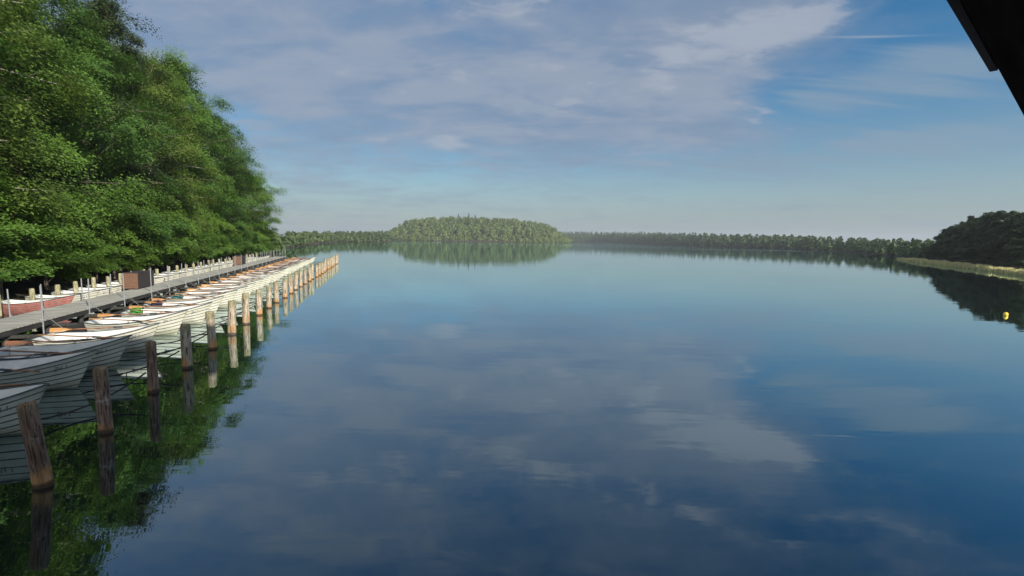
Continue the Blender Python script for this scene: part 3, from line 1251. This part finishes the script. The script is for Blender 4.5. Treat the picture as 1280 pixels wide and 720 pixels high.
def az_to_px(az):
    xs_ = np.arange(200, 1300, 5.0)
    return np.interp(az, [azel(q, 300)[0] for q in xs_], xs_)


def far_wood(name, az0, az1, mat, seed, rows, step_m, k, size, depth):
    rng = np.random.default_rng(seed)
    allq = []
    trunks = MB()
    az = az0
    while az < az1:
        R = float(shoreR(az))
        for j in range(rows):
            aj = az + rng.uniform(-.5, .5) * math.degrees(step_m / R)
            Rj = float(shoreR(aj)) + 1.5 + depth * j / rows + rng.uniform(0, depth / rows)
            px = float(az_to_px(aj))
            d = ray(px, float(top_el(px)))
            el = d[2] / math.hypot(d[0], d[1])
            fj = (j + .6) / rows
            topz = H + el * Rj + (0 if j == rows - 1 else -(1 - fj) * .45 * (H + el * Rj)) + rng.normal(0, .028) * (H + el * Rj)
            x, y = Rj * math.sin(rad(aj)), Rj * math.cos(rad(aj))
            gz = float(ground_h(np.array(x), np.array(y)))
            topz = max(topz, gz + 2.5)
            con = rng.random() < .25
            rr = step_m * rng.uniform(.55, 1.0) * (.6 if con else 1)
            allq.append(blob_leaves((x, y, min(gz, topz * .4)), topz, rr, k, size, rng, con))
            trunks.tube([(x, y, gz - .3), (x, y, gz + (topz - gz) * .8)], [.16, .04], 5)
        az += math.degrees(step_m / R)
    Q = np.concatenate(allq)
    print(name, len(Q))
    me_ = quads_mesh(name, Q, mat)
    return me_


me_ = far_wood('far_forest', azel(322, 300)[0], azel(486.5, 300)[0], M['leaf_far2'], 5, 7, 2.5, 110, 1.1, 45)
tag(link('far_forest', me_), 'low hazy wood on the far shore left of the island', 'forest', kind='stuff')
me_ = far_wood('far_forest', azel(690, 300)[0], azel(1010, 300)[0], M['leaf_far2'], 6, 7, 4.6, 100, 1.9, 60)
tag(link('far_forest', me_), 'long low hazy wood on the far shore right of the island', 'forest', kind='stuff')
me_ = far_wood('far_forest', azel(1010, 300)[0], azel(1172, 300)[0], M['leaf_far2'], 8, 6, 2.7, 130, .95, 30)
tag(link('far_forest', me_), 'nearer grey-green wood on the right shore, before the dark headland', 'forest', kind='stuff')


# island wood
def isl_top(px):
    return np.interp(px, [483, 490, 500, 520, 545, 580, 600, 640, 670, 690, 700, 708, 713],
                     [290, 281, 277, 273.5, 271.5, 271, 272, 273.5, 277, 282, 285, 289, 294])


rng = np.random.default_rng(21)
allq = []
cnt = 0
for i in range(620):
    u, v = rng.uniform(-1, 1), rng.uniform(-1, .55)
    if abs(u) ** 2.6 + v * v > .97:
        continue
    w = ISL_C + ISL_DIR * u * ISL_A + ISL_FWD * v * ISL_B
    az = math.degrees(math.atan2(w[0], w[1]))
    px = float(az_to_px(az))
    d = ray(px, float(isl_top(px)))
    r_ = float(np.linalg.norm(w))
    ztop = H + d[2] / math.hypot(d[0], d[1]) * r_
    gz = float(island_h(w[0], w[1]))
    q = (v + math.sqrt(max(1 - abs(u) ** 2.6, 0))) / 1.0           # 0 at the front shore
    f = min(1, .42 + .62 * min(q, 1) ** .8)
    topz = max(gz + 7, ztop * f * rng.uniform(.93, 1.03))
    allq.append(blob_leaves((w[0], w[1], max(gz * .7, .4)), topz, rng.uniform(4.2, 7.5), 130, 2.3, rng, False))
    cnt += 1
for i in range(420):
    th = rng.uniform(math.pi, 2 * math.pi) if i < 240 else rng.uniform(.85, 1.32) * math.pi
    u, v = math.cos(th), math.sin(th)
    u = math.copysign(abs(u) ** .77, u)
    q = rng.uniform(.975, 1.03)
    w = ISL_C + ISL_DIR * u * ISL_A * q + ISL_FWD * v * ISL_B * q
    allq.append(blob_leaves((w[0], w[1], .2), rng.uniform(5, 11), rng.uniform(3, 5), 110, 1.8, rng, False))
print('island', cnt)
tag(link('island_forest', quads_mesh('island_forest', np.concatenate(allq), M['leaf_far'])),
    'dense leafy wood covering the low island in mid lake', 'forest', kind='stuff')

# conifers that stand above the island's crown line
con_t = TREES[4][0]
con_c = quads_mesh('crown', blob_leaves((0, 0, 0), 26, 4.6, 900, .8, np.random.default_rng(5), True), M['leaf_far2'])
ct = MB()
ct.tube([(0, 0, -1), (0, 0, 12), (0, 0, 25)], [.4, .25, .05], 7)
con_t = ct.mesh('trunk', [M['bark']], True)
cons = [(573, 267.2, 'tall spruce top above the island wood, leftmost of the three spires'),
        (586, 266.6, 'tall spruce top above the island wood, middle one of the three spires'),
        (594, 268.0, 'spruce top above the island wood, rightmost of the three spires')]
for px, py, lb in cons:
    d = ray(px, py)
    dd = d[:2] / np.linalg.norm(d[:2])
    r_ = ISL_D + 95
    w = dd * r_
    ztop = H + d[2] / np.linalg.norm(d[:2]) * r_
    gz = float(island_h(w[0], w[1]))
    r = thing('spruce_tree', lb, 'tree', (w[0], w[1], gz), random.uniform(0, 6), 'spruces above the island wood')
    link('trunk', con_t, r)
    link('crown', con_c, r)
    q = (ztop - gz) / 26
    r.scale = (q, q, q)

# pale dead trunk and landing stage at the island's edge
w = at(547, 302.2)
dd = w / np.linalg.norm(w)
w = dd * (ISL_D - 4)
st = thing('landing_stage', 'tiny pale landing stage at the foot of the island wood', 'jetty', (w[0], w[1], 0), math.atan2(ISL_DIR[1], ISL_DIR[0]))
mb = MB()
for k in range(12):
    mb.box((-4.4 + k * .8, 0, 1.6), (.72, 2.2, .25))
link('deck', mb.mesh('deck', [M['bark_pale']]), st)
for xx in (-4.2, 0, 4.2):
    mb = MB()
    mb.tube([(xx, -.8, -2), (xx, -.8, 1.5)], .22, 8)
    link('support_post', mb.mesh('support_post', [M['bark_pale']], True), st)
mb = MB()
mb.tube([(-.2, .6, 1.2), (-.1, .6, 4), (.0, .6, 6.2)], [.35, .3, .2], 8)
link('mast', mb.mesh('mast', [M['bark_pale']], True), st)

# ------------------------------------------------------------------ right shore: dark headland wood
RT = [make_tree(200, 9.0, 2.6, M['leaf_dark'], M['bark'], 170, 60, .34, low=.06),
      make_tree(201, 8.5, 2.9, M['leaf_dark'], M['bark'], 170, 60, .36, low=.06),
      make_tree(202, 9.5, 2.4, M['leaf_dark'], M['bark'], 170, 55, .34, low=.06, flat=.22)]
RH = [9.0, 8.5, 9.5]


def head_top(px):
    return np.interp(px, [1150, 1165, 1175, 1190, 1205, 1225, 1250, 1280, 1340], [301, 297, 290, 280, 273, 268.5, 265, 262, 256])


rt_n = 0
for j in range(4):
    px = 1166.0 + j * 4
    while px < 1296:
        d = ray(px, 320)
        az = math.degrees(math.atan2(d[0], d[1]))
        R = float(shoreR(az)) + 9 + j * 5.0 + random.uniform(-1, 1)
        dt = ray(px, float(head_top(px)))
        el = dt[2] / math.hypot(dt[0], dt[1])
        topz = H + el * R
        f = [.55, .74, .92, 1.0][j] * random.uniform(.93, 1.04)
        x, y = R * math.sin(rad(az)), R * math.cos(rad(az))
        gz = float(ground_h(np.array(x), np.array(y)))
        hh = max(topz * f - gz, 3.0)
        kd = random.randrange(3)
        r = thing('broadleaf_tree', 'dark shaded tree in the wood on the right-hand headland', 'tree', (x, y, gz), random.uniform(0, 6.28),
                  'dark trees of the right-hand headland wood')
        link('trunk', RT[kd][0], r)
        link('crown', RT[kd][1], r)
        q = hh / RH[kd]
        qw = max(q, .75)
        r.scale = (qw * 1.1, qw * 1.1, q)
        rt_n += 1
        px += 640 / R * 3.0 * random.uniform(.85, 1.15)
print('right trees', rt_n)

# reed bed along the right shore
rng = np.random.default_rng(33)
reeds = []
for i in range(26000):
    px = rng.uniform(1122, 1330)
    y0 = np.interp(px, [1122, 1150, 1200, 1240, 1280, 1330], [324.2, 328.2, 334.2, 339.4, 345, 352])
    w = at(px, y0)
    R = np.linalg.norm(w)
    back = rng.uniform(0, 1) ** 1.2 * np.interp(px, [1122, 1135, 1170, 1330], [1.5, 12, 12, 7])
    w = w / R * (R + back)
    hgt = rng.uniform(.45, 1.15) * (1 + .15 * math.sin(px * .35) * math.sin(px * .11)) * np.interp(px, [1122, 1140, 1330], [.4, .75, .62])
    a = rng.uniform(0, math.pi)
    wd = .10
    dx, dy = math.cos(a) * wd, math.sin(a) * wd
    lx, ly = rng.normal(0, .16, 2)
    reeds.append([(w[0] - dx, w[1] - dy, -.2), (w[0] + dx, w[1] + dy, -.2), (w[0] + dx * .3 + lx, w[1] + dy * .3 + ly, hgt), (w[0] - dx * .3 + lx, w[1] - dy * .3 + ly, hgt)])
tag(link('reeds', quads_mesh('reeds', np.array(reeds), M['reed'])), 'pale yellow-green reed bed along the right shore', 'reeds', kind='stuff')


# ------------------------------------------------------------------ buoys
def buoy(px, r, mat, label, name, group=None):
    w = at(*px)
    o = thing(name, label, 'buoy', (w[0], w[1], 0), .4, group)
    mb = MB()
    n, ml = 20, 12
    vs = []
    for i in range(ml + 1):
        th = math.pi * i / ml
        for k in range(n):
            a = 2 * math.pi * k / n
            vs.append((r * math.sin(th) * math.cos(a), r * math.sin(th) * math.sin(a), r * .62 - r * 1.05 * math.cos(math.pi - th) * -1))
    fs = [(i * n + k, i * n + (k + 1) % n, (i + 1) * n + (k + 1) % n, (i + 1) * n + k) for i in range(ml) for k in range(n)]
    mb.add(vs, [f[::-1] for f in fs])
    link('float', mb.mesh('float', [mat], True), o)
    mb = MB()
    mb.tube([(0, 0, r * 1.6), (0, 0, r * 1.85)], r * .22, 8)
    ring = [(math.cos(a) * r * .18, 0, r * 1.98 + math.sin(a) * r * .18) for a in np.linspace(0, 2 * math.pi, 11)]
    mb.tube(ring, r * .05, 5)
    link('lifting_eye', mb.mesh('lifting_eye', [M['buoy_dark']], True), o)


buoy((1257, 394.5), .12, M['buoy'], 'round yellow buoy floating off the dark right-hand headland', 'mooring_buoy')
buoy((370, 320.6), .30, M['buoy_dark'], 'small dark float on the water off the jetty end', 'mooring_buoy')

# ------------------------------------------------------------------ boathouse over the camera
ez = H + .62
P0, P1 = at(1182, 0, ez), at(1280, 145, ez)
Pin = at(1247.6, 85.6, ez)
Pend = at(1238.5, 89.6, ez)
E_ = (P1 - Pin) / np.linalg.norm(P1 - Pin)
O_ = np.array([-E_[1], E_[0]])
print('pr', float((Pend - Pin) @ O_), 'eave dir', math.degrees(math.atan2(E_[0], E_[1])), 'cam inside by', float(Pin @ O_), 'fascia proud', float((Pend - Pin) @ O_))
house = thing('boathouse', 'dark wooden boathouse roof corner overhanging at the top right of the photo', 'boathouse', (Pin[0], Pin[1], 0), math.atan2(E_[1], E_[0]))
# local: +x along the eave (away to the right), +y outwards over the water
RB, RZ = 4.4, 5.7
mb = MB()
x0, x1 = -13.0, 9.0


def slab(mb, xa, xb, ya, za, yb, zb, th, mi=0):
    mb.add([(xa, ya, za), (xb, ya, za), (xb, yb, zb), (xa, yb, zb), (xa, ya, za + th), (xb, ya, za + th), (xb, yb, zb + th), (xa, yb, zb + th)],
           [(0, 3, 2, 1), (4, 5, 6, 7), (0, 1, 5, 4), (1, 2, 6, 5), (2, 3, 7, 6), (3, 0, 4, 7)], mi)


slab(mb, x0, x1, 0, ez, -RB, ez + RZ, .14)
slab(mb, x0, x1, -2 * RB - .003, ez, -RB - .003, ez + RZ, .14)
link('roof', mb.mesh('roof', [M['roof']]), house)
mb = MB()
pe = float((Pend - Pin) @ E_)
pr = float((Pend - Pin) @ O_)
slab(mb, x0, pe, .003, ez, .003 + max(pr, .02), ez, .16)
link('fascia', mb.mesh('fascia', [M['fascia']]), house)
xx = x0 + .3
while xx < x1:
    mb = MB()
    sl = RZ / RB
    mb.add([(xx, -.08, ez - .10 + .08 * sl), (xx + .08, -.08, ez - .10 + .08 * sl), (xx + .08, -2.2, ez - .10 + 2.2 * sl), (xx, -2.2, ez - .10 + 2.2 * sl),
            (xx, -.08, ez - .006 + .08 * sl), (xx + .08, -.08, ez - .006 + .08 * sl), (xx + .08, -2.2, ez - .006 + 2.2 * sl), (xx, -2.2, ez - .006 + 2.2 * sl)],
           [(0, 3, 2, 1), (4, 5, 6, 7), (0, 1, 5, 4), (1, 2, 6, 5), (2, 3, 7, 6), (3, 0, 4, 7)])
    link('rafter', mb.mesh('rafter', [M['roof']]), house)
    xx += .9
mb = MB()
wy = float((np.zeros(2) - Pin) @ O_) - .35
for xa, xb in ((x0 + .4, x1 - .4),):
    mb.box(((xa + xb) / 2, wy, (ez - .4) / 2 + .1), (xb - xa, .12, ez - .2))
    mb.box(((xa + xb) / 2, -2 * RB - .003 - wy, (ez - .4) / 2 + .1), (xb - xa, .12, ez - .2))
for xa in (x0 + .4, x1 - .4):
    mb.add([(xa, wy - .061, .1), (xa, -2 * RB - wy + .061, .1), (xa, -2 * RB - wy + .061, ez - .2), (xa, -RB, ez + RZ - .2), (xa, wy - .061, ez - .2)], [(0, 1, 2, 3, 4)])
link('wall', mb.mesh('wall', [M['wall_boards']]), house)

# ------------------------------------------------------------------ haze
HAZE = 0.00023
if HAZE:
    mb = MB()
    mb.box((0, 0, 22.5), (4800, 4800, 57))
    hm = bpy.data.materials.new('haze')
    hm.use_nodes = True
    hm.node_tree.nodes.clear()
    b = NB(hm.node_tree)
    out = b.n("ShaderNodeOutputMaterial")
    pv = b.n("ShaderNodeVolumePrincipled")
    pv.inputs["Color"].default_value = (.80, .88, .95, 1)
    pv.inputs["Density"].default_value = HAZE
    pv.inputs["Anisotropy"].default_value = .2
    hm.node_tree.links.new(pv.outputs[0], out.inputs["Volume"])
    tag(link('haze', mb.mesh('haze', [hm])), kind='stuff')

# ------------------------------------------------------------------ sky and sun
SUN_AZ, SUN_EL = 138.0, 21.5
sun = bpy.data.lights.new('sun', 'SUN')
sun.energy = 4.9
sun.angle = rad(.53)
sun.color = (1, .90, .76)
so = bpy.data.objects.new('sun', sun)
COL.objects.link(so)
sd = Vector((math.sin(rad(SUN_AZ)) * math.cos(rad(SUN_EL)), math.cos(rad(SUN_AZ)) * math.cos(rad(SUN_EL)), math.sin(rad(SUN_EL))))
so.rotation_euler = sd.to_track_quat('Z', 'Y').to_euler()

wd = bpy.data.worlds.new("World")
scene.world = wd
wd.use_nodes = True
nt = wd.node_tree
b = NB(nt)
bg = nt.nodes["Background"]
sky = b.n("ShaderNodeTexSky", sky_type='NISHITA')
sky.sun_disc = False
sky.sun_elevation = rad(SUN_EL)
sky.sun_rotation = rad(SUN_AZ)
sky.air_density = 1.0
sky.dust_density = .6
sky.ozone_density = 1.6
g = b.n("ShaderNodeTexCoord").outputs["Generated"]
x, y, z = b.sep(g)
zc = b.m('MAXIMUM', z, 0.0)
inv = b.m('DIVIDE', 1.0, b.m('ADD', zc, .16))
cmb = b.n("ShaderNodeCombineXYZ")
b.put(cmb.inputs[0], b.m('MULTIPLY', x, inv))
b.put(cmb.inputs[1], b.m('MULTIPLY', y, inv))
uv = cmb.outputs[0]
azn = b.m('MULTIPLY', b.m('ARCTAN2', x, y), 57.2958)
eln = b.m('MULTIPLY', b.m('ARCSINE', z), 57.2958)
n1 = b.noise(b.mapping(uv, (1, 1.4, 1), (0, 0, rad(-18))), 1.5, 10, .58, .3)
n2 = b.noise(b.mapping(uv, (.85, 1.6, 1), (0, 0, rad(-24)), (3, 1, 0)), 2.6, 10, .58, .4)
n3 = b.noise(b.mapping(uv, (.35, 3.0, 1), (0, 0, rad(-5)), (7, 2, 0)), 2.6, 8, .55, .6)
n4 = b.noise(b.mapping(uv, (1, 1.3, 1), (0, 0, rad(-20)), (9, 4, 0)), 6.0, 9, .6, .3)


def gauss(px, py, wpx, hpx, tilt=0.0):
    a0_, e0 = azel(px, py)
    u = b.m('SUBTRACT', azn, a0_)
    v = b.m('SUBTRACT', eln, e0)
    if tilt:
        v = b.m('SUBTRACT', v, b.m('MULTIPLY', u, tilt))
    w_ = wpx / 640 * 57.3 * math.cos(rad(a0_)) ** 1.2
    h_ = hpx / 640 * 57.3 * .9
    q = b.m('ADD', b.m('POWER', b.m('ABSOLUTE', b.m('DIVIDE', u, w_)), 2.0), b.m('POWER', b.m('ABSOLUTE', b.m('DIVIDE', v, h_)), 2.0))
    return b.m('EXPONENT', b.m('MULTIPLY', q, -1.0))


def addup(terms):
    s = None
    for amp, t in terms:
        q = b.m('MULTIPLY', t, amp)
        s = q if s is None else b.m('ADD', s, q)
    return s


bank = addup([(.75, gauss(330, 60, 420, 150)), (.75, gauss(620, 130, 300, 75)), (.55, gauss(880, 60, 150, 70, .1)),
              (.6, gauss(960, 30, 110, 42, .1)), (.34, gauss(560, -120, 520, 130)), (.15, gauss(420, 240, 300, 35)),
              (.40, gauss(900, 160, 110, 50)), (-.7, gauss(1000, 135, 75, 30)), (-.2, gauss(640, 235, 700, 28)), (-.35, gauss(480, 160, 70, 40)), (-.4, gauss(1170, 70, 120, 90))])
nn = b.m('ADD', b.m('MULTIPLY', b.m('SUBTRACT', n1, .5), 1.7), b.m('MULTIPLY', b.m('SUBTRACT', n4, .5), .8))
d1 = b.smooth(b.m('ADD', bank, nn), -.20, .95)
d2 = b.smooth(b.m('ADD', b.m('MULTIPLY', bank, .75), b.m('ADD', b.m('MULTIPLY', b.m('SUBTRACT', n2, .5), 2.4), b.m('MULTIPLY', b.m('SUBTRACT', n4, .5), 1.0))), .35, 1.15)
wisp = addup([(.8, gauss(1150, 105, 130, 28, .04)), (.65, gauss(1150, 168, 170, 12, .06)), (.7, gauss(1010, 125, 55, 14, -.25)), (.5, gauss(1200, 190, 120, 16)),
              (.5, gauss(930, 210, 120, 14, -.12)), (.5, gauss(1180, 60, 80, 24)), (.5, gauss(1080, 190, 160, 14, .05)), (.45, gauss(880, 225, 160, 12, -.06)), (.5, gauss(1040, 90, 70, 14, -.1))])
d3 = b.smooth(b.m('ADD', wisp, b.m('MULTIPLY', b.m('SUBTRACT', n3, .5), 1.9)), .30, 1.10)
puff = b.smooth(b.m('ADD', gauss(560, 180, 34, 14), b.m('MULTIPLY', b.m('SUBTRACT', n2, .5), 1.4)), .42, .95)
trail = b.m('MULTIPLY', gauss(1085, 46, 46, 1.1, -.16), .45)
base_sky = b.n("ShaderNodeHueSaturation")
nt.links.new(sky.outputs[0], base_sky.inputs["Color"])
base_sky.inputs["Saturation"].default_value = 1.65
base_sky.inputs["Value"].default_value = .56
col = base_sky.outputs[0]
veil = b.m('MULTIPLY', b.m('EXPONENT', b.m('MULTIPLY', b.m('MAXIMUM', eln, 0.0), -.095)), .92)
q_ = .090 / (.12 * 1.537)
K = lambda r_, g_, b_: (r_ * q_, g_ * q_, b_ * q_, 1)
col = b.mix(veil, col, K(2.7, 3.5, 4.45))
shade = b.mix(b.smooth(n2, .22, .75), K(2.25, 3.0, 4.25), K(2.95, 3.55, 4.6))
col = b.mix(b.m('MULTIPLY', d1, .80), col, shade)
col = b.mix(b.m('MULTIPLY', d2, .62), col, K(3.4, 3.95, 4.9))
col = b.mix(b.m('MULTIPLY', d3, .7), col, K(2.5, 3.5, 4.6))
col = b.mix(b.m('MULTIPLY', puff, .6), col, K(4.4, 4.9, 5.7))
crest = addup([(.85, gauss(985, 28, 85, 26, .05)), (.7, gauss(880, 60, 110, 30, .12)), (.45, gauss(940, 150, 60, 14, -.1)), (.4, gauss(420, 165, 80, 14)), (.45, gauss(700, 130, 160, 16, .12)), (.4, gauss(560, 95, 140, 18, .1)), (.55, gauss(430, -30, 130, 30, .1)), (.5, gauss(680, -10, 140, 24, .15)), (.45, gauss(900, -70, 160, 26, .1))])
crest = b.smooth(b.m('ADD', crest, b.m('ADD', b.m('MULTIPLY', b.m('SUBTRACT', n4, .5), 2.0), b.m('MULTIPLY', b.m('SUBTRACT', n2, .5), 1.2))), .38, .88)
col = b.mix(b.m('MULTIPLY', crest, .62), col, K(4.1, 4.6, 5.5))
# bright unseen cloud added overhead and behind the camera to lift the ambient light
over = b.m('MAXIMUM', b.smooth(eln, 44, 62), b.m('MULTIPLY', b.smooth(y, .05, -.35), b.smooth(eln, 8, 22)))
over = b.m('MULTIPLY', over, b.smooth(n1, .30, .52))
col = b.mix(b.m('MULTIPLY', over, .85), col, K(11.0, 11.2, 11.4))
col = b.mix(trail, col, K(4.2, 4.8, 5.6))
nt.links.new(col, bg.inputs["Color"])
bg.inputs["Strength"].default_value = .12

scene.view_settings.view_transform = 'Standard'
scene.view_settings.look = 'None'
scene.view_settings.exposure = 0.74
scene.view_settings.gamma = 1.0
scene.view_settings.use_curve_mapping = False
scene.render.engine = 'CYCLES'
scene.cycles.use_denoising = True
scene.cycles.max_bounces = 7
scene.cycles.diffuse_bounces = 3
scene.cycles.glossy_bounces = 4
scene.cycles.transmission_bounces = 4
scene.cycles.volume_bounces = 0
scene.cycles.transparent_max_bounces = 8
scene.cycles.sample_clamp_indirect = 6.0
